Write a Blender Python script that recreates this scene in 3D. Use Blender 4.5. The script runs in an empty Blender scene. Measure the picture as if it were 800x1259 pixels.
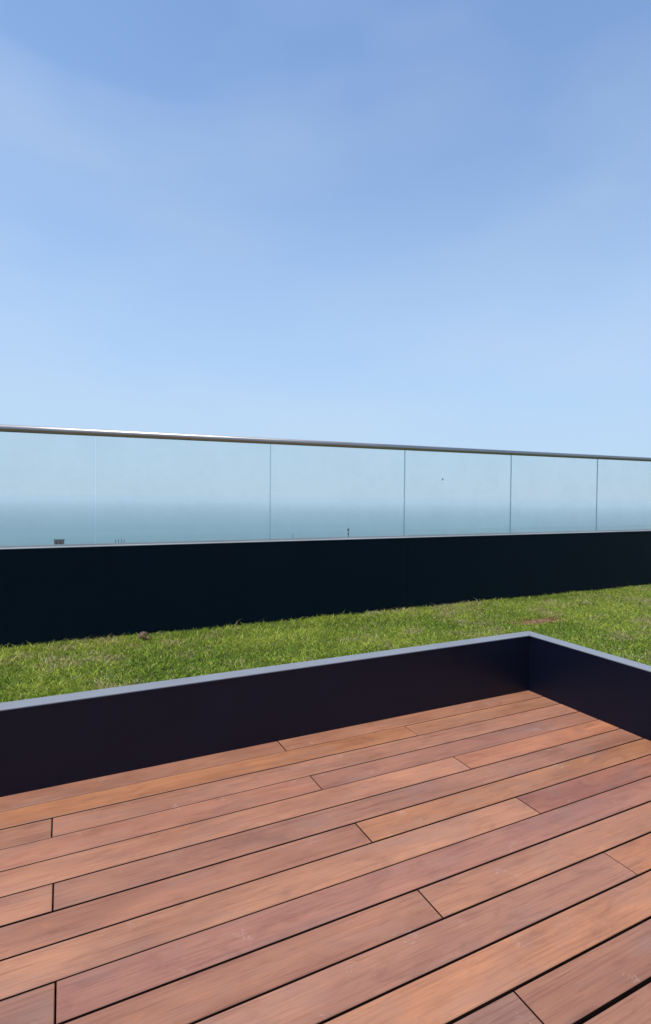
import bpy, math, random
import numpy as np
from mathutils import Matrix, Vector

random.seed(7)
RNG = np.random.default_rng(11)
S = bpy.context.scene
COL = S.collection
R = math.radians

# ------------------------------------------------------------------ camera
F_PX, PITCH, ROLL, YAW = 660.04, R(-1.3517), R(0.5062), R(-26.05)
CAM = Vector((0.0, -2.8155, 1.3683))
M_roll = Matrix.Rotation(-ROLL, 3, 'Y')          # right vector turns towards up
M_pitch = Matrix.Rotation(PITCH, 3, 'X')
M_yaw = Matrix.Rotation(YAW, 3, 'Z')
M_cam = M_yaw @ M_pitch @ M_roll
right, fwd, up = M_cam @ Vector((1, 0, 0)), M_cam @ Vector((0, 1, 0)), M_cam @ Vector((0, 0, 1))
cd = bpy.data.cameras.new('camera')
cam = bpy.data.objects.new('camera', cd)
COL.objects.link(cam)
rot = Matrix((right, up, -fwd)).transposed()
cam.matrix_world = Matrix.Translation(CAM) @ rot.to_4x4()
cd.sensor_fit = 'HORIZONTAL'
cd.sensor_width = 36.0
cd.lens = 36.0 * F_PX / 800.0
cd.clip_start = 0.05
cd.clip_end = 60000.0
S.camera = cam

# ------------------------------------------------------------------ world, sun, exposure
SUN_EL = R(73)
SUN_DIR2 = Vector((-1.0, -0.22)).normalized()    # horizontal direction towards the sun
SUN_VEC = Vector((SUN_DIR2.x * math.cos(SUN_EL), SUN_DIR2.y * math.cos(SUN_EL), math.sin(SUN_EL)))

W = bpy.data.worlds.new('World')
S.world = W
W.use_nodes = True
wn, wl = W.node_tree.nodes, W.node_tree.links
wn.clear()
w_out = wn.new('ShaderNodeOutputWorld')
w_bg = wn.new('ShaderNodeBackground')
w_bg.inputs['Strength'].default_value = 0.132
sky = wn.new('ShaderNodeTexSky')
sky.sky_type = 'NISHITA'
sky.sun_disc = False
sky.sun_elevation = SUN_EL
sky.sun_rotation = math.atan2(SUN_VEC.x, SUN_VEC.y)
sky.altitude = 30
sky.air_density = 1.0
sky.dust_density = 0.0
sky.ozone_density = 3.0
# pale marine veil, denser towards the horizon all the way round, with faint cirrus streaks
tc = wn.new('ShaderNodeTexCoord')
sx = wn.new('ShaderNodeSeparateXYZ')
wl.new(tc.outputs['Generated'], sx.inputs[0])
mr = wn.new('ShaderNodeMapRange')
mr.interpolation_type = 'SMOOTHSTEP'
mr.inputs['From Min'].default_value = -0.05
mr.inputs['From Max'].default_value = 0.70
mr.inputs['To Min'].default_value = 0.96
mr.inputs['To Max'].default_value = 0.05
wl.new(sx.outputs['Z'], mr.inputs['Value'])
mp = wn.new('ShaderNodeMapping')
mp.inputs['Scale'].default_value = (1.3, 1.3, 3.4)
mp.inputs['Location'].default_value = (2.3, 5.1, 0.4)
mp.inputs['Rotation'].default_value = (R(14), R(-10), R(20))
wl.new(tc.outputs['Generated'], mp.inputs['Vector'])
nz = wn.new('ShaderNodeTexNoise')
nz.inputs['Scale'].default_value = 1.7
nz.inputs['Detail'].default_value = 3.5
nz.inputs['Roughness'].default_value = 0.45
nz.inputs['Distortion'].default_value = 0.25
wl.new(mp.outputs['Vector'], nz.inputs['Vector'])
cl = wn.new('ShaderNodeMapRange')
cl.inputs['From Min'].default_value = 0.44
cl.inputs['From Max'].default_value = 0.75
cl.inputs['To Min'].default_value = 0.0
cl.inputs['To Max'].default_value = 0.27
wl.new(nz.outputs['Fac'], cl.inputs['Value'])
mx = wn.new('ShaderNodeMix')
mx.data_type = 'RGBA'
mx.inputs['B'].default_value = (2.10, 2.90, 3.92, 1)
wl.new(mr.outputs[0], mx.inputs['Factor'])
wl.new(sky.outputs['Color'], mx.inputs['A'])
m2 = wn.new('ShaderNodeMix')
m2.data_type = 'RGBA'
m2.inputs['B'].default_value = (2.85, 3.40, 4.05, 1)
wl.new(cl.outputs[0], m2.inputs['Factor'])
wl.new(mx.outputs['Result'], m2.inputs['A'])
wl.new(m2.outputs['Result'], w_bg.inputs['Color'])
wl.new(w_bg.outputs['Background'], w_out.inputs['Surface'])

sl = bpy.data.lights.new('sun', 'SUN')
sl.energy = 2.5
sl.angle = R(0.53)
sl.color = (1.0, 0.955, 0.89)
sun = bpy.data.objects.new('sun', sl)
sun.rotation_euler = (-SUN_VEC).to_track_quat('-Z', 'Y').to_euler()
sun.location = (0, 0, 20)
COL.objects.link(sun)

S.render.engine = 'CYCLES'
S.cycles.use_denoising = True
S.cycles.max_bounces = 10
S.cycles.volume_bounces = 2
S.cycles.transparent_max_bounces = 24
S.view_settings.view_transform = 'Standard'
S.view_settings.look = 'None'
S.view_settings.exposure = 0.70
S.view_settings.gamma = 1.0
S.view_settings.use_curve_mapping = False

# ------------------------------------------------------------------ helpers
def new_mat(name):
    m = bpy.data.materials.new(name)
    m.use_nodes = True
    n = m.node_tree.nodes
    return m, n, m.node_tree.links, n['Principled BSDF']

def node(n, typ, **kw):
    x = n.new(typ)
    for k, v in kw.items():
        if k in x.inputs:
            x.inputs[k].default_value = v
        else:
            setattr(x, k, v)
    return x

def ramp(n, stops):
    r = n.new('ShaderNodeValToRGB')
    e = r.color_ramp.elements
    while len(e) < len(stops):
        e.new(0.5)
    for i, (p, c) in enumerate(stops):
        e[i].position = p
        e[i].color = (c, c, c, 1) if not hasattr(c, '__len__') else (*c, 1)
    return r

def mixc(n, l, a, b, fac, blend='MIX'):
    m = n.new('ShaderNodeMix')
    m.data_type = 'RGBA'
    m.blend_type = blend
    m.clamp_factor = True
    for key, v in (('A', a), ('B', b), ('Factor', fac)):
        if hasattr(v, 'node'):
            l.new(v, m.inputs[key])
        elif key == 'Factor':
            m.inputs[0].default_value = v
        else:
            m.inputs[key].default_value = (*v, 1)
    return m.outputs['Result']

def mesh_obj(name, verts, faces, mat, parent=None, smooth=False, loc=None):
    me = bpy.data.meshes.new(name)
    me.from_pydata([tuple(v) for v in verts], [], faces)
    me.validate()
    me.update()
    mats = mat if isinstance(mat, (list, tuple)) else [mat]
    for m in mats:
        me.materials.append(m)
    if smooth:
        me.polygons.foreach_set('use_smooth', [True] * len(me.polygons))
    o = bpy.data.objects.new(name, me)
    COL.objects.link(o)
    if parent:
        o.parent = parent
    if loc is not None:
        o.location = loc
    return o

def empty(name, loc=(0, 0, 0)):
    o = bpy.data.objects.new(name, None)
    o.empty_display_size = 0.2
    o.location = loc
    COL.objects.link(o)
    return o

def tag(o, label=None, cat=None, group=None, kind=None):
    for k, v in (('label', label), ('category', cat), ('group', group), ('kind', kind)):
        if v:
            o[k] = v
    return o

def box(x0, x1, y0, y1, z0, z1, c=0.0):
    """box with a chamfer c round the top and the vertical edges left sharp"""
    if c <= 0:
        v = [(x0, y0, z0), (x1, y0, z0), (x1, y1, z0), (x0, y1, z0),
             (x0, y0, z1), (x1, y0, z1), (x1, y1, z1), (x0, y1, z1)]
        f = [(0, 3, 2, 1), (4, 5, 6, 7), (0, 1, 5, 4), (1, 2, 6, 5), (2, 3, 7, 6), (3, 0, 4, 7)]
        return v, f
    v = [(x0, y0, z0), (x1, y0, z0), (x1, y1, z0), (x0, y1, z0),
         (x0, y0, z1 - c), (x1, y0, z1 - c), (x1, y1, z1 - c), (x0, y1, z1 - c),
         (x0 + c, y0 + c, z1), (x1 - c, y0 + c, z1), (x1 - c, y1 - c, z1), (x0 + c, y1 - c, z1)]
    f = [(0, 3, 2, 1), (8, 9, 10, 11)]
    for i in range(4):
        j = (i + 1) % 4
        f += [(i, j, j + 4, i + 4), (i + 4, j + 4, j + 8, i + 8)]
    return v, f

def joined(parts):
    V, Fc = [], []
    for v, f in parts:
        o = len(V)
        V += list(v)
        Fc += [tuple(i + o for i in q) for q in f]
    return V, Fc

def tube(p0, p1, r0, r1=None, n=16, caps=True):
    r1 = r0 if r1 is None else r1
    p0, p1 = Vector(p0), Vector(p1)
    d = (p1 - p0).normalized()
    a = d.orthogonal().normalized()
    b = d.cross(a)
    v = []
    for p, r in ((p0, r0), (p1, r1)):
        for i in range(n):
            t = 2 * math.pi * i / n
            v.append(p + (a * math.cos(t) + b * math.sin(t)) * r)
    f = [(i, (i + 1) % n, n + (i + 1) % n, n + i) for i in range(n)]
    if caps:
        f += [tuple(range(n))[::-1], tuple(range(n, 2 * n))]
    return v, f

# ------------------------------------------------------------------ materials
def wood_material():
    m, n, l, b = new_mat('hardwood decking')
    tcn = node(n, 'ShaderNodeTexCoord')
    oi = node(n, 'ShaderNodeObjectInfo')
    off = node(n, 'ShaderNodeVectorMath', operation='MULTIPLY_ADD')
    comb = node(n, 'ShaderNodeCombineXYZ')
    l.new(oi.outputs['Random'], comb.inputs[0])
    l.new(oi.outputs['Random'], comb.inputs[1])
    l.new(oi.outputs['Random'], comb.inputs[2])
    l.new(comb.outputs[0], off.inputs[0])
    off.inputs[1].default_value = (37.0, 91.0, 53.0)
    l.new(tcn.outputs['Object'], off.inputs[2])
    co = off.outputs[0]

    def mapped(scale, rot=(0, 0, 0)):
        mm = node(n, 'ShaderNodeMapping')
        mm.inputs['Scale'].default_value = scale
        mm.inputs['Rotation'].default_value = rot
        l.new(co, mm.inputs['Vector'])
        return mm.outputs[0]
    # broad tone drift along a board
    big = node(n, 'ShaderNodeTexNoise', Scale=1.0, Detail=3.0, Roughness=0.55)
    l.new(mapped((1.9, 6.0, 6.0)), big.inputs['Vector'])
    # cathedral figure: noise heavily stretched, warped
    fig = node(n, 'ShaderNodeTexNoise', Scale=1.0, Detail=7.0, Roughness=0.66, Distortion=1.1)
    l.new(mapped((1.7, 58.0, 20.0)), fig.inputs['Vector'])
    # fine pores / fibres
    fib = node(n, 'ShaderNodeTexNoise', Scale=1.0, Detail=3.0, Roughness=0.6)
    l.new(mapped((5.0, 190.0, 120.0)), fib.inputs['Vector'])
    base = oi.outputs['Color']
    r1 = ramp(n, [(0.30, (0.82, 0.79, 0.78)), (0.5, (0.98, 0.97, 0.96)), (0.70, (1.14, 1.12, 1.06))])
    l.new(big.outputs['Fac'], r1.inputs['Fac'])
    c = mixc(n, l, base, r1.outputs['Color'], 1.0, 'MULTIPLY')
    r2 = ramp(n, [(0.34, (0.70, 0.64, 0.62)), (0.47, (0.98, 0.98, 0.98)), (0.60, (1.0, 1.0, 1.0)), (0.72, (1.20, 1.16, 1.02))])
    l.new(fig.outputs['Fac'], r2.inputs['Fac'])
    c = mixc(n, l, c, r2.outputs['Color'], 0.6, 'MULTIPLY')
    r3 = ramp(n, [(0.34, (0.72, 0.68, 0.68)), (0.47, (1.0, 1.0, 1.0)), (0.68, (1.10, 1.09, 1.07))])
    l.new(fib.outputs['Fac'], r3.inputs['Fac'])
    c = mixc(n, l, c, r3.outputs['Color'], 0.62, 'MULTIPLY')
    blo = node(n, 'ShaderNodeTexNoise', Scale=1.0, Detail=6.0, Roughness=0.68, Distortion=0.9)
    l.new(mapped((5.0, 15.0, 9.0), (0, 0, R(7))), blo.inputs['Vector'])
    r5 = ramp(n, [(0.34, (0.80, 0.76, 0.75)), (0.48, (0.99, 0.98, 0.98)), (0.60, (1.04, 1.03, 1.0)), (0.70, (1.22, 1.15, 1.0))])
    l.new(blo.outputs['Fac'], r5.inputs['Fac'])
    c = mixc(n, l, c, r5.outputs['Color'], 0.85, 'MULTIPLY')
    # weathered grey-mauve bloom in blotches
    bl = node(n, 'ShaderNodeTexNoise', Scale=1.0, Detail=4.0, Roughness=0.6)
    l.new(mapped((3.2, 9.0, 9.0)), bl.inputs['Vector'])
    r4 = ramp(n, [(0.50, 0.0), (0.72, 0.38)])
    l.new(bl.outputs['Fac'], r4.inputs['Fac'])
    c = mixc(n, l, c, (0.23, 0.145, 0.118), r4.outputs['Color'])
    # pale scuffs: small ring-like and dashed marks, sparse
    ge = node(n, 'ShaderNodeNewGeometry')
    wv = node(n, 'ShaderNodeTexNoise', Scale=42.0, Detail=1.0, Roughness=0.5, Distortion=1.6)
    l.new(ge.outputs['Position'], wv.inputs['Vector'])
    rs = ramp(n, [(0.465, 0.0), (0.50, 1.0), (0.535, 0.0)])
    l.new(wv.outputs['Fac'], rs.inputs['Fac'])
    sp = node(n, 'ShaderNodeTexNoise', Scale=8.5, Detail=2.0, Roughness=0.5)
    l.new(ge.outputs['Position'], sp.inputs['Vector'])
    rsp = ramp(n, [(0.655, 0.0), (0.74, 0.55)])
    l.new(sp.outputs['Fac'], rsp.inputs['Fac'])
    mul = node(n, 'ShaderNodeMath', operation='MULTIPLY')
    l.new(rs.outputs['Color'], mul.inputs[0])
    l.new(rsp.outputs['Color'], mul.inputs[1])
    c = mixc(n, l, c, (0.62, 0.49, 0.42), mul.outputs[0])
    l.new(c, b.inputs['Base Color'])
    rr = ramp(n, [(0.3, 0.42), (0.7, 0.56)])
    l.new(big.outputs['Fac'], rr.inputs['Fac'])
    l.new(rr.outputs['Color'], b.inputs['Roughness'])
    b.inputs['Specular IOR Level'].default_value = 0.5
    bump = node(n, 'ShaderNodeBump', Strength=0.16, Distance=0.002)
    l.new(fib.outputs['Fac'], bump.inputs['Height'])
    l.new(bump.outputs[0], b.inputs['Normal'])
    return m

def painted_metal(name, col, rough, spec=0.4, mottling=0.10, metallic=0.0):
    m, n, l, b = new_mat(name)
    ge = node(n, 'ShaderNodeNewGeometry')
    a = node(n, 'ShaderNodeTexNoise', Scale=2.3, Detail=5.0, Roughness=0.6)
    l.new(ge.outputs['Position'], a.inputs['Vector'])
    r = ramp(n, [(0.3, 1.0 - mottling), (0.7, 1.0 + mottling)])
    l.new(a.outputs['Fac'], r.inputs['Fac'])
    c = mixc(n, l, col, r.outputs['Color'], 1.0, 'MULTIPLY')
    l.new(c, b.inputs['Base Color'])
    q = ramp(n, [(0.3, rough * 0.88), (0.7, rough * 1.15)])
    l.new(a.outputs['Fac'], q.inputs['Fac'])
    l.new(q.outputs['Color'], b.inputs['Roughness'])
    b.inputs['Metallic'].default_value = metallic
    b.inputs['Specular IOR Level'].default_value = spec
    return m

MAT_WOOD = wood_material()
MAT_GAP_SHADE = painted_metal('board side with gap shade', (0.040, 0.016, 0.011), 0.85, 0.1, 0.3)  # shade of the gaps, put into the colour of board sides and ends
MAT_CURB = painted_metal('charcoal curb paint', (0.0020, 0.0040, 0.0150), 0.36, 0.24)
MAT_WALL = painted_metal('navy parapet paint', (0.0003, 0.0068, 0.0132), 0.5, 0.04)
MAT_CAP = painted_metal('pale coping paint', (0.225, 0.24, 0.265), 0.5, 0.4, 0.06)
MAT_STEEL = painted_metal('satin steel rail', (0.38, 0.35, 0.325), 0.42, 0.5, 0.05, 1.0)
MAT_LEDGE = painted_metal('grey ledge', (0.36, 0.37, 0.36), 0.5, 0.4, 0.1)
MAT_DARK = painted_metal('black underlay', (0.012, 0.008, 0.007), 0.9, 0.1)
MAT_CONCRETE = painted_metal('grey concrete', (0.30, 0.29, 0.28), 0.85, 0.2, 0.15)
MAT_POST = painted_metal('dark grey post paint', (0.03, 0.035, 0.045), 0.5, 0.4)
MAT_LAMP = painted_metal('lamp lens', (0.55, 0.55, 0.52), 0.3, 0.5)
MAT_BRICK = painted_metal('brown render', (0.26, 0.17, 0.15), 0.8, 0.2, 0.2)
MAT_RENDER = painted_metal('cream render', (0.45, 0.40, 0.34), 0.85, 0.2, 0.15)
MAT_WINDOW = painted_metal('dark window glass', (0.02, 0.025, 0.03), 0.1, 0.6)

def glass_material():
    m, n, l, b = new_mat('balustrade glass')
    n.remove(b)
    out = n['Material Output']
    tr = node(n, 'ShaderNodeBsdfTransparent')
    tr.inputs['Color'].default_value = (0.952, 0.966, 0.950, 1)
    gl = node(n, 'ShaderNodeBsdfGlossy')
    gl.inputs['Roughness'].default_value = 0.02
    fr = node(n, 'ShaderNodeFresnel', IOR=1.45)
    gb = node(n, 'ShaderNodeNewGeometry')       # same reflectance on both faces of the sheet
    io = node(n, 'ShaderNodeMapRange')
    io.inputs['To Min'].default_value = 1.45
    io.inputs['To Max'].default_value = 1.0 / 1.45
    l.new(gb.outputs['Backfacing'], io.inputs['Value'])
    l.new(io.outputs[0], fr.inputs['IOR'])
    mxs = node(n, 'ShaderNodeMixShader')
    l.new(fr.outputs[0], mxs.inputs[0])
    l.new(tr.outputs[0], mxs.inputs[1])
    l.new(gl.outputs[0], mxs.inputs[2])
    # salt film and finger smears: a trace of diffuse haze
    ge = node(n, 'ShaderNodeNewGeometry')
    nn = node(n, 'ShaderNodeTexNoise', Scale=3.0, Detail=5.0, Roughness=0.6)
    l.new(ge.outputs['Position'], nn.inputs['Vector'])
    r = ramp(n, [(0.42, 0.0), (0.80, 0.06)])
    l.new(nn.outputs['Fac'], r.inputs['Fac'])
    df = node(n, 'ShaderNodeBsdfTranslucent')
    df.inputs['Color'].default_value = (0.75, 0.85, 0.88, 1)
    m2 = node(n, 'ShaderNodeMixShader')
    l.new(r.outputs['Color'], m2.inputs[0])
    l.new(mxs.outputs[0], m2.inputs[1])
    l.new(df.outputs[0], m2.inputs[2])
    l.new(m2.outputs[0], out.inputs['Surface'])
    return m

MAT_GLASS = glass_material()
MAT_GLASS_EDGE = painted_metal('polished glass edge', (0.24, 0.34, 0.37), 0.2, 0.6)

em, en, el, eb = MAT_GLASS_EDGE, MAT_GLASS_EDGE.node_tree.nodes, MAT_GLASS_EDGE.node_tree.links, None
et = en.new('ShaderNodeBsdfTransparent')          # polished edges let part of the light through
et.inputs['Color'].default_value = (0.80, 0.93, 0.93, 1)
es = en.new('ShaderNodeMixShader')
es.inputs[0].default_value = 0.45
el.new(en['Principled BSDF'].outputs[0], es.inputs[1])
el.new(et.outputs[0], es.inputs[2])
el.new(es.outputs[0], en['Material Output'].inputs['Surface'])

# ------------------------------------------------------------------ deck
U = 0.145                       # board pitch
G1 = 0.919                      # first board is ripped narrower
XR = 20.862 * U                 # inner face of the side curb
XL = -3.1
N_ROWS = 30
deck = mesh_obj('deck', *box(XL - 0.05, XR + 0.02, -N_ROWS * U - 0.1, 0.02, -0.12, -0.055), MAT_DARK)
tag(deck, kind='structure')

TONES = {  # linear base colours by eye
    'mauve': (0.320, 0.142, 0.091), 'pink': (0.344, 0.151, 0.091), 'tan': (0.372, 0.163, 0.093),
    'orange': (0.391, 0.163, 0.080), 'red': (0.311, 0.124, 0.076), 'grey': (0.267, 0.127, 0.084),
    'brown': (0.301, 0.130, 0.080)}
LAY = {  # row -> tones of the pieces from left to right
    1: ['brown', 'tan'], 2: ['orange', 'tan'], 3: ['mauve', 'pink'], 4: ['pink', 'mauve'], 5: ['tan', 'orange'],
    6: ['pink', 'mauve'], 7: ['pink', 'orange'], 8: ['tan', 'red'], 9: ['grey', 'mauve'], 10: ['pink', 'tan'],
    11: ['mauve', 'orange'], 12: ['mauve', 'orange'], 13: ['grey', 'brown'], 14: ['brown', 'brown'], 15: ['pink', 'mauve']}
JOINT_A = [7.50, None, None, 7.56, None, None, 7.65, None, None, 7.705, None, None, 7.79]
JOINT_B = {2: 12.80, 5: 12.90, 8: 12.965, 11: 13.07, 14: 13.15}
JOINT_C = {3: -0.305, 6: -0.235, 9: -0.15, 12: -0.08, 15: -0.02}
gap_shift = {}
for k in range(1, N_ROWS + 1):
    gap_shift[k] = random.uniform(-0.012, 0.012)
gap_w = {k: random.uniform(0.0070, 0.0095) for k in range(0, N_ROWS + 1)}
gap_w[13] = 0.0125
gap_w[0] = 0.002
gap_w[1], gap_w[4] = 0.0055, 0.0060
for k in range(1, N_ROWS + 1):
    y_far = (0.0 if k == 1 else -(k - 2 + G1 + gap_shift[k - 1]) * U) - gap_w[k - 1] / 2
    y_near = -(k - 1 + G1 + gap_shift[k]) * U + gap_w[k] / 2
    ph = k % 3
    if ph == 1:
        j = JOINT_A[k - 1] if k <= 13 else 7.8
    elif ph == 2:
        j = JOINT_B.get(k, 13.15)
    else:
        j = JOINT_C.get(k, 0.0)
    cuts = [XL, j * U, XR - 0.001]
    if j * U - XL > 3.1:
        cuts.insert(1, j * U - 3.05)
    tones = LAY.get(k, ['mauve', 'tan'])
    for i in range(len(cuts) - 1):
        x0 = cuts[i] + (0.0026 if i else 0)
        x1 = cuts[i + 1] - (0.0026 if i < len(cuts) - 2 else 0)
        tone = tones[-1] if i == len(cuts) - 2 else tones[0]
        ctr = Vector(((x0 + x1) / 2, (y_far + y_near) / 2, 0))
        dz = random.uniform(-0.0012, 0.0008)
        hx, hy = (x1 - x0) / 2, (y_far - y_near) / 2
        o = mesh_obj('board', *box(-hx, hx, -hy, hy, -0.024, 0.0, 0.0022), [MAT_WOOD, MAT_GAP_SHADE], deck,
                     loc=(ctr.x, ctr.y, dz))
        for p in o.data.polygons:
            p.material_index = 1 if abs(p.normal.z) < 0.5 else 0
        jit = random.uniform(0.94, 1.06)
        t = TONES[tone]
        o.color = (t[0] * jit, t[1] * jit * random.uniform(0.97, 1.03), t[2] * jit * random.uniform(0.95, 1.05), 1)
    # joist-level dark bearers under the gaps
for i in range(12):
    xx = XL + 0.2 + i * 0.52
    if xx < XR:
        mesh_obj('joist', *box(xx, xx + 0.045, -N_ROWS * U, 0.0, -0.0548, -0.0255), MAT_DARK, deck)

# ------------------------------------------------------------------ low curb round the deck
HC = 2.764 * U
CAPW = 0.095
Y_END = -N_ROWS * U
curb = empty('deck_curb', (XR, 0, -0.1))
tag(curb, 'low charcoal metal upstand with pale coping around the corner of the wooden deck', 'curb')
cu = Vector(curb.location)
def in_curb(name, vf, mat):
    v, f = vf
    return mesh_obj(name, [Vector(p) - cu for p in v], f, mat, curb)
in_curb('back_panel', box(XL, XR + CAPW - 0.004, 0.0, CAPW - 0.004, -0.10, HC - 0.006), MAT_CURB)
in_curb('side_panel', box(XR, XR + CAPW - 0.004, Y_END, -0.0015, -0.10, HC - 0.006), MAT_CURB)
# mitred coping strips, a hair proud of the panels
t = 0.006
def coping(name, quad):
    c = sum((Vector((*q, 0)) for q in quad), Vector()) / 4
    ins = []
    lo = [(x, y, HC - t) for x, y in quad]
    mid = [(x, y, HC - 0.0015) for x, y in quad]
    hi = [(x + (0.0015 if x < c.x else -0.0015), y + (0.0015 if y < c.y else -0.0015), HC) for x, y in quad]
    v = lo + mid + hi
    f = [(0, 3, 2, 1), (8, 9, 10, 11)]
    for i in range(4):
        j = (i + 1) % 4
        f += [(i, j, j + 4, i + 4), (i + 4, j + 4, j + 8, i + 8)]
    return in_curb(name, (v, f), MAT_CAP)
g = 0.0006
coping('coping', [(XL, -0.002), (XR - 0.002 - g, -0.002), (XR + CAPW - g, CAPW), (XL, CAPW)])
coping('coping', [(XR - 0.002, Y_END), (XR + CAPW, Y_END), (XR + CAPW, CAPW - g), (XR - 0.002, -0.002 - g)])

# ------------------------------------------------------------------ lawn
ZG = 0.368
WY = 1.20                        # front face of the parapet
X_LAWN1 = 11.0
def soil_material():
    m, n, l, b = new_mat('lawn soil')
    ge = node(n, 'ShaderNodeNewGeometry')
    a = node(n, 'ShaderNodeTexNoise', Scale=26.0, Detail=6.0, Roughness=0.7)
    l.new(ge.outputs['Position'], a.inputs['Vector'])
    r = ramp(n, [(0.35, (0.030, 0.045, 0.008)), (0.55, (0.070, 0.085, 0.018)), (0.75, (0.085, 0.060, 0.028))])
    l.new(a.outputs['Fac'], r.inputs['Fac'])
    l.new(r.outputs['Color'], b.inputs['Base Color'])
    b.inputs['Roughness'].default_value = 0.95
    b.inputs['Specular IOR Level'].default_value = 0.1
    return m
MAT_SOIL = soil_material()
lawn = mesh_obj('lawn', *joined([
    box(XL, X_LAWN1, CAPW - 0.003, WY + 0.02, -0.10, ZG),
    box(XR + CAPW - 0.003, X_LAWN1, Y_END, CAPW - 0.004, -0.10, ZG - 0.0005)]), MAT_SOIL)
tag(lawn, kind='structure')

def grass_material():
    m, n, l, b = new_mat('grass blades')
    at = node(n, 'ShaderNodeAttribute', attribute_name='tint')
    l.new(at.outputs['Color'], b.inputs['Base Color'])
    b.inputs['Roughness'].default_value = 0.55
    b.inputs['Specular IOR Level'].default_value = 0.35
    tl = node(n, 'ShaderNodeBsdfTranslucent')
    l.new(at.outputs['Color'], tl.inputs['Color'])
    ms = node(n, 'ShaderNodeMixShader')
    ms.inputs[0].default_value = 0.42
    l.new(b.outputs[0], ms.inputs[1])
    l.new(tl.outputs[0], ms.inputs[2])
    l.new(ms.outputs[0], n['Material Output'].inputs['Surface'])
    return m
MAT_GRASS = grass_material()

def value_noise(x, y, seed):
    r = np.random.default_rng(seed)
    G = r.random((64, 64))
    xi, yi = np.floor(x).astype(int), np.floor(y).astype(int)
    fx, fy = x - xi, y - yi
    fx, fy = fx * fx * (3 - 2 * fx), fy * fy * (3 - 2 * fy)
    a, b_ = G[xi % 64, yi % 64], G[(xi + 1) % 64, yi % 64]
    c, d = G[xi % 64, (yi + 1) % 64], G[(xi + 1) % 64, (yi + 1) % 64]
    return (a * (1 - fx) + b_ * fx) * (1 - fy) + (c * (1 - fx) + d * fx) * fy

MOUND = (3.53, 0.36, 0.24, 0.075)
def grow(x0, x1, y0, y1, dens):
    n = int((x1 - x0) * (y1 - y0) * dens)
    return RNG.uniform(x0, x1, n), RNG.uniform(y0, y1, n)

xs, ys = [], []
for rect in ((-1.1, 4.2, CAPW + 0.004, WY - 0.004, 20000), (4.2, 7.5, -0.2, WY - 0.004, 14000),
             (7.5, X_LAWN1, -0.2, WY - 0.004, 5000), (XL, -1.1, CAPW + 0.004, WY - 0.004, 5000),
             (XR + CAPW + 0.004, 4.2, -1.6, CAPW + 0.004, 19000), (4.2, 6.5, -1.6, -0.2, 11000),
             (XR + CAPW + 0.004, 6.5, Y_END, -1.6, 3500)):
    a, b_ = grow(*rect)
    xs.append(a); ys.append(b_)
bx, by = np.concatenate(xs), np.concatenate(ys)
n1 = value_noise(bx * 2.6 + 11, by * 2.6 + 5, 1) * 0.6 + value_noise(bx * 7.5, by * 7.5, 2) * 0.4
n2 = value_noise(bx * 4.2 + 3, by * 4.2 + 9, 3) * 0.55 + value_noise(bx * 13.0, by * 13.0, 4) * 0.45
md = np.sqrt(((bx - MOUND[0]) / MOUND[2]) ** 2 + ((by - MOUND[1]) / MOUND[3]) ** 2)
keep = ~((md < 0.9) & (RNG.random(len(bx)) < 0.3))
bx, by, n1, n2, md = bx[keep], by[keep], n1[keep], n2[keep], md[keep]
N = len(bx)
hgt = (0.022 + 0.016 * n1 + 0.013 * RNG.random(N) ** 2) * np.where(md < 1.2, 0.7, 1.0)
tall = RNG.random(N) < 0.012
hgt = np.where(tall, hgt * 1.5, hgt)
hgt = hgt * np.where((by > WY - 0.10) & (RNG.random(N) < 0.12), 1.45, 1.0)
# keep blades next to the coping short enough not to climb over it
wid = RNG.uniform(0.0030, 0.0058, N)
yaw = RNG.uniform(0, 2 * np.pi, N)
lean_a = RNG.uniform(0, 2 * np.pi, N)
lean = hgt * (0.30 + 1.0 * RNG.random(N))
dx, dy = np.cos(yaw) * wid / 2, np.sin(yaw) * wid / 2
lx, ly = np.cos(lean_a) * lean, np.sin(lean_a) * lean
z0 = np.full(N, ZG - 0.003)
V = np.empty((N, 5, 3))
V[:, 0] = np.stack([bx - dx, by - dy, z0], 1)
V[:, 1] = np.stack([bx + dx, by + dy, z0], 1)
V[:, 2] = np.stack([bx + dx * 0.9 + lx * 0.30, by + dy * 0.9 + ly * 0.30, z0 + hgt * 0.62], 1)
V[:, 3] = np.stack([bx - dx * 0.9 + lx * 0.30, by - dy * 0.9 + ly * 0.30, z0 + hgt * 0.62], 1)
V[:, 4] = np.stack([bx + lx, by + ly, z0 + hgt * 0.90], 1)
V[:, :, 1] = np.minimum(V[:, :, 1], WY - 0.002)
inside = (V[:, :, 0] < XR + CAPW + 0.002) & (V[:, :, 1] < CAPW + 0.002)
V[:, :, 1] = np.where(inside & (bx[:, None] < XR + CAPW), CAPW + 0.002, V[:, :, 1])
V[:, :, 0] = np.where(inside & (bx[:, None] >= XR + CAPW), XR + CAPW + 0.002, V[:, :, 0])
ids = np.arange(N)[:, None] * 5
loops = np.concatenate([ids + np.array([0, 1, 2, 3]), ids + np.array([3, 2, 4])], 1).ravel()
me = bpy.data.meshes.new('grass')
me.vertices.add(N * 5)
me.vertices.foreach_set('co', V.ravel())
me.loops.add(N * 7)
me.loops.foreach_set('vertex_index', loops.astype(np.int32))
me.polygons.add(N * 2)
st = (np.arange(N)[:, None] * 7 + np.array([0, 4])).ravel()
me.polygons.foreach_set('loop_start', st.astype(np.int32))
me.update(calc_edges=True)
green = np.array([0.46, 0.52, 0.065])
deep = np.array([0.125, 0.205, 0.015])
straw = np.array([0.56, 0.45, 0.19])
brown = np.array([0.30, 0.165, 0.075])
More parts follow.
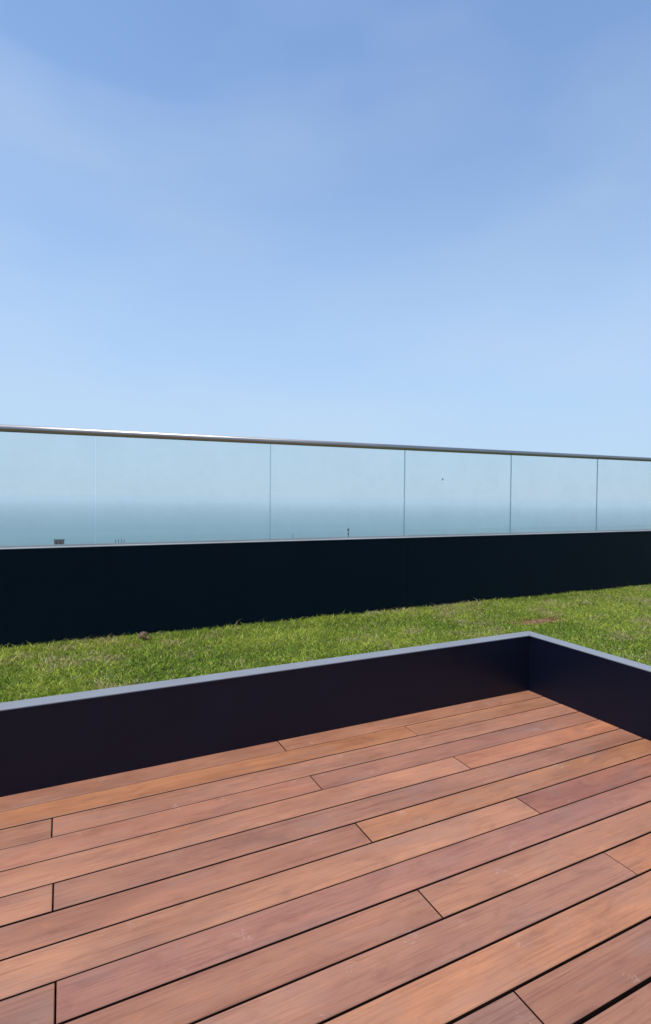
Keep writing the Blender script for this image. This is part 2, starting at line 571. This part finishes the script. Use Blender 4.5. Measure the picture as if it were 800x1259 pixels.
w = np.clip(0.35 + 0.9 * (n1 - 0.5) + RNG.normal(0, 0.28, N), 0, 1)[:, None]
colr = deep * (1 - w) + green * w
dry = (RNG.random(N) < np.clip((n2 - 0.52) * 2.6, 0.07, 0.65))[:, None]
colr = np.where(dry, straw * RNG.uniform(0.55, 1.0, (N, 1)), colr)
mound_b = (RNG.random(N) < np.clip(1.9 - 1.15 * md - 0.5 * n2, 0, 0.92))[:, None]
colr = np.where(mound_b, brown * RNG.uniform(0.5, 1.5, (N, 1)), colr)
colr = np.clip(colr * 1.12 * np.exp(RNG.normal(0, 0.5, (N, 1))), 0, 0.75)
tint = np.ones((N, 5, 4))
tint[:, :, :3] = colr[:, None, :]
att = me.attributes.new('tint', 'FLOAT_COLOR', 'POINT')
att.data.foreach_set('color', tint.ravel())
me.materials.append(MAT_GRASS)
grass = bpy.data.objects.new('grass', me)
COL.objects.link(grass)
tag(grass, 'short green lawn grass with dry straw blades between curb and parapet', 'grass', kind='stuff')

# bare soil mound in the lawn
def lump(cx, cy, z, rx, ry, h, seed, nr=7, ns=26, jag=0.35):
    r = random.Random(seed)
    v, f = [(cx, cy, z + h)], []
    for i in range(1, nr + 1):
        q = i / nr
        for k in range(ns):
            a = 2 * math.pi * k / ns
            e = 1 + jag * (r.random() - 0.5)
            v.append((cx + rx * q * e * math.cos(a), cy + ry * q * e * math.sin(a),
                      z + h * (1 - q ** 2) * (0.55 + 0.9 * r.random()) - (0.012 if i == nr else 0)))
    for k in range(ns):
        f.append((0, 1 + k, 1 + (k + 1) % ns))
    for i in range(nr - 1):
        for k in range(ns):
            a, b_ = 1 + i * ns + k, 1 + i * ns + (k + 1) % ns
            f.append((a, a + ns, b_ + ns, b_))
    v.append((cx, cy, z - 0.02))
    last = len(v) - 1
    for k in range(ns):
        f.append((last, 1 + (nr - 1) * ns + (k + 1) % ns, 1 + (nr - 1) * ns + k))
    return v, f
m, n, l, b = new_mat('dry brown soil')
ge = node(n, 'ShaderNodeNewGeometry')
a = node(n, 'ShaderNodeTexNoise', Scale=60.0, Detail=6.0, Roughness=0.7)
l.new(ge.outputs['Position'], a.inputs['Vector'])
r = ramp(n, [(0.35, (0.050, 0.028, 0.014)), (0.52, (0.22, 0.125, 0.060)), (0.68, (0.40, 0.24, 0.12))])
l.new(a.outputs['Fac'], r.inputs['Fac'])
l.new(r.outputs['Color'], b.inputs['Base Color'])
b.inputs['Roughness'].default_value = 0.95
MAT_EARTH = m
mound = mesh_obj('soil_mound', *lump(MOUND[0], MOUND[1], ZG, MOUND[2], MOUND[3], 0.016, 5), MAT_EARTH)
tag(mound, 'flat mound of bare brown soil in the lawn by the curb corner', 'soil')

# curled dry leaf lying against the parapet
m, n, l, b = new_mat('dry leaf')
ge = node(n, 'ShaderNodeNewGeometry')
a = node(n, 'ShaderNodeTexNoise', Scale=45.0, Detail=4.0)
l.new(ge.outputs['Position'], a.inputs['Vector'])
r = ramp(n, [(0.40, (0.045, 0.024, 0.018)), (0.62, (0.14, 0.070, 0.042)), (0.75, (0.38, 0.20, 0.12))])
l.new(a.outputs['Fac'], r.inputs['Fac'])
l.new(r.outputs['Color'], b.inputs['Base Color'])
b.inputs['Roughness'].default_value = 0.7
MAT_LEAF = m
def leaf(name, loc, length, width, curl, rz, parent):
    v, f = [], []
    NU, NV = 12, 7
    for i in range(NU):
        u_ = i / (NU - 1)
        hw = width / 2 * math.sin(math.pi * (0.06 + 0.9 * u_)) ** 0.8
        ang = curl * (u_ - 0.5)
        rr = length / curl
        for k in range(NV):
            s_ = -1 + 2 * k / (NV - 1)
            x = rr * math.sin(ang)
            z = rr * (math.cos(ang) - math.cos(curl / 2)) + 0.35 * hw * abs(s_) + random.uniform(-.0015, .0015)
            v.append((x, hw * s_, z))
    off = len(v)
    v += [(x, y, z - 0.0012) for x, y, z in v]
    for i in range(NU - 1):
        for k in range(NV - 1):
            q = (i * NV + k, (i + 1) * NV + k, (i + 1) * NV + k + 1, i * NV + k + 1)
            f += [q, tuple(j + off for j in q[::-1])]
    o = mesh_obj(name, v, f, MAT_LEAF, parent, smooth=True, loc=loc)
    o.rotation_euler = (R(10), R(-4), rz)
    return o
lf = empty('dry_leaf', (0.505, 1.08, ZG))
tag(lf, 'curled brown dry leaf on the grass at the foot of the parapet', 'leaf')
leaf('leaf_blade', (0.0, 0.0, 0.028), 0.100, 0.060, 1.9, R(12), lf)
leaf('broken_leaf_piece', (0.01, -0.045, 0.024), 0.060, 0.040, 1.1, R(-35), lf)
v, f = tube((0.040, 0.010, 0.034), (0.095, 0.03, 0.052), 0.0016, 0.0010, 6)
mesh_obj('stalk', v, f, MAT_LEAF, lf)

# ------------------------------------------------------------------ parapet with glass balustrade
ZW = 1.033
P_X0, P_X1 = -4.80, 10.9
GY = 1.262                        # glass centre plane
GP = 1.2935                       # panel pitch
GX0 = 0.2035                      # a joint
parapet = empty('parapet_wall', (0, WY, -0.4))
tag(parapet, 'dark navy parapet wall behind the lawn, topped by a thin grey ledge', 'wall')
pu = Vector(parapet.location)
def in_par(name, vf, mat):
    v, f = vf
    return mesh_obj(name, [Vector(p) - pu for p in v], f, mat, parapet)
in_par('core', box(P_X0, P_X1, WY + 0.004, WY + 0.20, -0.40, ZW - 0.006), MAT_WALL)
k0 = math.floor((P_X0 - GX0) / GP)
edges_x = [P_X0] + [GX0 + GP * k for k in range(k0 + 1, k0 + 14) if P_X0 < GX0 + GP * k < P_X1 - 0.2] + [P_X1]
wide = edges_x[::2] + ([edges_x[-1]] if len(edges_x) % 2 == 0 else [])
for a_, b_ in zip(wide[:-1], wide[1:]):
    in_par('cladding_panel', box(a_ + 0.0008, b_ - 0.0008, WY, WY + 0.0035, -0.38, ZW - 0.006), MAT_WALL)
in_par('ledge', box(P_X0, P_X1, WY - 0.002, WY + 0.205, ZW - 0.0055, ZW, 0.001), MAT_LEDGE)

rail_z = lambda x: 1.816 + 0.0097 * x
bal = empty('glass_balustrade', (0, GY, ZW))
tag(bal, 'frameless tinted glass balustrade with round steel handrail on the navy parapet', 'railing')
bu = Vector(bal.location)
GT = 0.0055                       # half thickness
for a_, b_ in zip(edges_x[:-1], edges_x[1:]):
    x0, x1 = a_ + 0.0026, b_ - 0.0026
    z0_ = ZW + 0.002
    v = []
    for yy in (GY - GT, GY + GT):
        v += [(x0, yy, z0_), (x1, yy, z0_), (x1, yy, rail_z(x1)), (x0, yy, rail_z(x0))]
    f = [(0, 1, 2, 3), (5, 4, 7, 6), (0, 4, 5, 1), (1, 5, 6, 2), (2, 6, 7, 3), (3, 7, 4, 0)]
    o = mesh_obj('glass_panel', [Vector(p) - bu for p in v], f, [MAT_GLASS, MAT_GLASS_EDGE], bal)
    for p in o.data.polygons:
        p.material_index = 0 if p.index < 2 else 1
v, f = tube((P_X0, GY, rail_z(P_X0)), (P_X1, GY, rail_z(P_X1)), 0.0235, n=28)
mesh_obj('handrail', [Vector(p) - bu for p in v], f, MAT_STEEL, bal, smooth=True)
for sgn in (-1, 1):
    y0 = GY + sgn * (GT + 0.0005)
    y1 = GY + sgn * (GT + 0.0105)
    mesh_obj('base_channel', [Vector(p) - bu for p in box(P_X0, P_X1, min(y0, y1), max(y0, y1), ZW + 0.0002, ZW + 0.011)[0]],
             box(0, 1, 0, 1, 0, 1)[1], MAT_LEDGE, bal)

# ------------------------------------------------------------------ hillside below, sea
Z_SEA = -30.0
def hill_z(d):                    # d: metres out from the parapet
    return -0.55 - 0.22 * max(0.0, d) - 1.5 * (1 - math.exp(-max(0.0, d) / 3.0))
v, f = [], []
hx = [-400 + 20 * i for i in range(46)]
hd = [-25, -12, 0, 3, 6, 10, 16, 25, 40, 60, 80, 100, 120, 140, 160]
for dd in hd:
    for x in hx:
        bump_ = 0.0 if dd <= 3 else random.uniform(-0.5, 0.5)
        v.append((x, WY + 0.2 + dd, hill_z(dd) + bump_))
for i in range(len(hd) - 1):
    for k in range(len(hx) - 1):
        a_ = i * len(hx) + k
        f.append((a_, a_ + 1, a_ + 1 + len(hx), a_ + len(hx)))
hill = mesh_obj('hillside', v, f, MAT_SOIL, smooth=True)
tag(hill, kind='structure')

def sea_material():
    m, n, l, b = new_mat('sea water')
    ge = node(n, 'ShaderNodeNewGeometry')
    b.inputs['Base Color'].default_value = (0.030, 0.125, 0.155, 1)
    b.inputs['Roughness'].default_value = 0.30
    b.inputs['IOR'].default_value = 1.33
    # broad current streaks
    mm = node(n, 'ShaderNodeMapping')
    mm.inputs['Scale'].default_value = (0.0016, 0.006, 1)
    mm.inputs['Rotation'].default_value = (0, 0, R(-26))
    l.new(ge.outputs['Position'], mm.inputs['Vector'])
    a = node(n, 'ShaderNodeTexNoise', Scale=1.0, Detail=5.0, Roughness=0.55)
    l.new(mm.outputs[0], a.inputs['Vector'])
    r = ramp(n, [(0.35, (0.012, 0.088, 0.108)), (0.65, (0.026, 0.130, 0.142))])
    l.new(a.outputs['Fac'], r.inputs['Fac'])
    l.new(r.outputs['Color'], b.inputs['Base Color'])
    wv = node(n, 'ShaderNodeTexNoise', Scale=0.35, Detail=6.0, Roughness=0.6)
    l.new(ge.outputs['Position'], wv.inputs['Vector'])
    bp = node(n, 'ShaderNodeBump', Strength=0.35, Distance=0.6)
    l.new(wv.outputs['Fac'], bp.inputs['Height'])
    l.new(bp.outputs[0], b.inputs['Normal'])
    return m
RS = 15000.0
v = [(0, 0, Z_SEA)]
f = []
rings = [120, 400, 1200, 4000, RS]
ns = 96
for rr in rings:
    for k in range(ns):
        a_ = 2 * math.pi * k / ns
        v.append((rr * math.cos(a_), rr * math.sin(a_), Z_SEA))
for k in range(ns):
    f.append((0, 1 + k, 1 + (k + 1) % ns))
for i in range(len(rings) - 1):
    for k in range(ns):
        a_, b_ = 1 + i * ns + k, 1 + i * ns + (k + 1) % ns
        f.append((a_, a_ + ns, b_ + ns, b_))
sea = mesh_obj('sea', v, f, sea_material())
tag(sea, kind='structure')

# ------------------------------------------------------------------ things beyond the glass
def direction(px, py):
    u_, v_ = (px - 400) / F_PX, -(py - 629.5) / F_PX
    return (right * u_ + fwd + up * v_).normalized()
def at_depth(px, py, y):
    d = direction(px, py)
    return CAM + d * ((y - CAM.y) / d.y)
def ground(x, y):
    return hill_z(y - WY - 0.2) - 0.6

# house with a brown stair tower whose top shows over the ledge
p0, p1 = at_depth(66.5, 664.0, 110), at_depth(79, 664.0, 110)
cx, wd = (p0.x + p1.x) / 2, p1.x - p0.x
zt = p0.z
zb = at_depth(72, 678, 110).z          # main roof, below the ledge line
gz = ground(cx, 110)
hs = empty('house', (cx, 112, gz))
tag(hs, 'boxy brown stair tower of a low house showing over the ledge beyond the glass', 'house')
hu = Vector(hs.location)
def in_house(name, vf, mat, parent=None):
    v, f = vf
    par = parent or hs
    return mesh_obj(name, [Vector(p) - hu for p in v], f, mat, par)
in_house('wall', box(cx - 4.5, cx + 4.5, 110.3, 117, gz, zb - 0.2), MAT_RENDER)
rf = in_house('roof', box(cx - 4.7, cx + 4.7, 110.1, 117.2, zb - 0.2, zb), MAT_CONCRETE)
in_house('stair_tower', box(cx - wd / 2, cx + wd / 2, 110.0, 112.4, gz, zt - 0.07), MAT_BRICK)
in_house('tower_slab', box(cx - wd / 2 - 0.1, cx + wd / 2 + 0.1, 109.9, 112.5, zt - 0.07, zt), MAT_POST)
for i in range(2):
    for q in range(2):
        wx = cx - 3.4 + q * 6.1
        wz = gz + 1.4 + i * 3.0
        if wz + 1.3 < zb - 0.3:
            wo = in_house('window', box(wx, wx + 1.0, 110.24, 110.36, wz, wz + 1.3), MAT_POST)
            in_house('pane', box(wx + 0.08, wx + 0.92, 110.22, 110.238, wz + 0.08, wz + 1.22), MAT_WINDOW, wo)
for q in range(2):
    wx = cx - wd * 0.34 + q * wd * 0.40
    in_house('slot_window', box(wx, wx + wd * 0.15, 109.97, 110.02, zt - 0.85, zt - 0.35), MAT_WINDOW)

def mast(name, px, py_top, y, rad, label, group, lamp):
    top = at_depth(px, py_top, y)
    gz_ = ground(top.x, y)
    e = empty(name, (top.x, y, gz_))
    tag(e, label, 'lamp post' if lamp else 'mast', group)
    hh = top.z - gz_
    mesh_obj('footing', *box(-0.3, 0.3, -0.3, 0.3, -0.3, 0.25, 0.03), MAT_CONCRETE, e)
    if lamp:
        mesh_obj('pole', *tube((0, 0, 0.2), (0, 0, hh - 0.75), rad, rad * 0.75, 10), MAT_POST, e, smooth=False)
        hd_ = mesh_obj('lantern', *tube((0, 0, hh - 0.76), (0, 0, hh - 0.12), rad * 1.1, rad * 1.7, 10), MAT_POST, e)
        mesh_obj('lens', *tube((0, 0, hh - 0.60), (0, 0, hh - 0.35), rad * 1.75, rad * 1.85, 10), MAT_LAMP, hd_)
        mesh_obj('lantern_cap', *tube((0, 0, hh - 0.121), (0, 0, hh), rad * 1.9, rad * 0.6, 10), MAT_POST, hd_)
    else:
        mesh_obj('pole', *tube((0, 0, 0.2), (0, 0, hh - 0.1), rad, rad * 0.55, 8), MAT_POST, e)
        mesh_obj('finial', *tube((0, 0, hh - 0.1), (0, 0, hh), rad * 0.9, rad * 0.3, 8), MAT_POST, e)
    return e
mast('lamp_post', 428, 649.5, 62, 0.085, 'dark lamp post standing alone beyond the glass, taller and thicker than the masts', None, True)
mast('mast', 360, 655.5, 75, 0.06, 'thin lone mast beyond the glass beside the lamp post', None, False)
for i, px in enumerate((142.2, 145.6, 149.2, 152.6)):
    mast('mast', px, 663.2 if i != 2 else 662.6, 100, 0.085, 'thin grey mast in a row of four beyond the glass near the brown stair tower',
         'row of four masts', False)

# gulls gliding over the sea
def gull(px, py, y, span, label, bank):
    p = at_depth(px, py, y)
    e = empty('gull', p)
    tag(e, label, 'bird')
    v, f = [], []
    prof = [(-0.30, 0.010), (-0.24, 0.035), (-0.12, 0.055), (0.02, 0.060), (0.14, 0.045), (0.20, 0.034), (0.25, 0.030), (0.29, 0.006)]
    for (q, rr) in prof:
        for k in range(10):
            a_ = 2 * math.pi * k / 10
            v.append((rr * math.cos(a_) * span, q * span, rr * math.sin(a_) * span + (0.012 * span if q > 0.18 else 0)))
    for i in range(len(prof) - 1):
        for k in range(10):
            a_, b_ = i * 10 + k, i * 10 + (k + 1) % 10
            f.append((a_, b_, b_ + 10, a_ + 10))
    f += [tuple(range(10))[::-1], tuple(range((len(prof) - 1) * 10, len(prof) * 10))]
    bo = mesh_obj('body', v, f, MAT_POST, e, smooth=True)
    for sg in (-1, 1):
        st_ = [(0.03, 0.10, -0.08, 0.03), (0.20, 0.13, -0.03, 0.085), (0.36, 0.08, -0.05, 0.07), (0.50, -0.06, -0.09, 0.03)]
        vv = []
        for (xx, ya, yb, zz) in st_:
            for th in (0.008, -0.008):
                vv += [(sg * xx * span, ya * span, (zz + th) * span), (sg * xx * span, yb * span, (zz + th) * span)]
        ff = []
        for i in range(3):
            a_ = i * 4
            ff += [(a_, a_ + 4, a_ + 5, a_ + 1), (a_ + 2, a_ + 3, a_ + 7, a_ + 6), (a_, a_ + 2, a_ + 6, a_ + 4), (a_ + 1, a_ + 5, a_ + 7, a_ + 3)]
        ff += [(0, 1, 3, 2), (12, 14, 15, 13)]
        mesh_obj('wing', vv, ff, MAT_POST, e)
    mesh_obj('tail', *[[(-0.05 * span, -0.36 * span, 0), (0.05 * span, -0.36 * span, 0), (0.02 * span, -0.25 * span, 0), (-0.02 * span, -0.25 * span, 0),
                        (-0.05 * span, -0.36 * span, 0.012 * span), (0.05 * span, -0.36 * span, 0.012 * span), (0.02 * span, -0.25 * span, 0.012 * span), (-0.02 * span, -0.25 * span, 0.012 * span)],
                       box(0, 1, 0, 1, 0, 1)[1]], MAT_POST, e)
    e.rotation_euler = (R(8), bank, R(70))
gull(544.0, 589.5, 110, 1.1, 'small dark bird high over the sea beyond the glass', R(35))
gull(543.2, 594.5, 190, 0.9, 'tiny fainter bird flying just below the other bird over the sea', R(20))

# ------------------------------------------------------------------ sea haze
m = bpy.data.materials.new('sea haze')
m.use_nodes = True
n, l = m.node_tree.nodes, m.node_tree.links
n.clear()
ou = node(n, 'ShaderNodeOutputMaterial')
pv = node(n, 'ShaderNodeVolumePrincipled')
pv.inputs['Color'].default_value = (0.86, 0.95, 1.0, 1)
pv.inputs['Density'].default_value = 0.00068
pv.inputs['Anisotropy'].default_value = 0.0
l.new(pv.outputs[0], ou.inputs['Volume'])
hz = mesh_obj('haze', *box(-16000, 16000, -16000, 16000, Z_SEA - 1.0, 4.0), m)
tag(hz, kind='stuff')
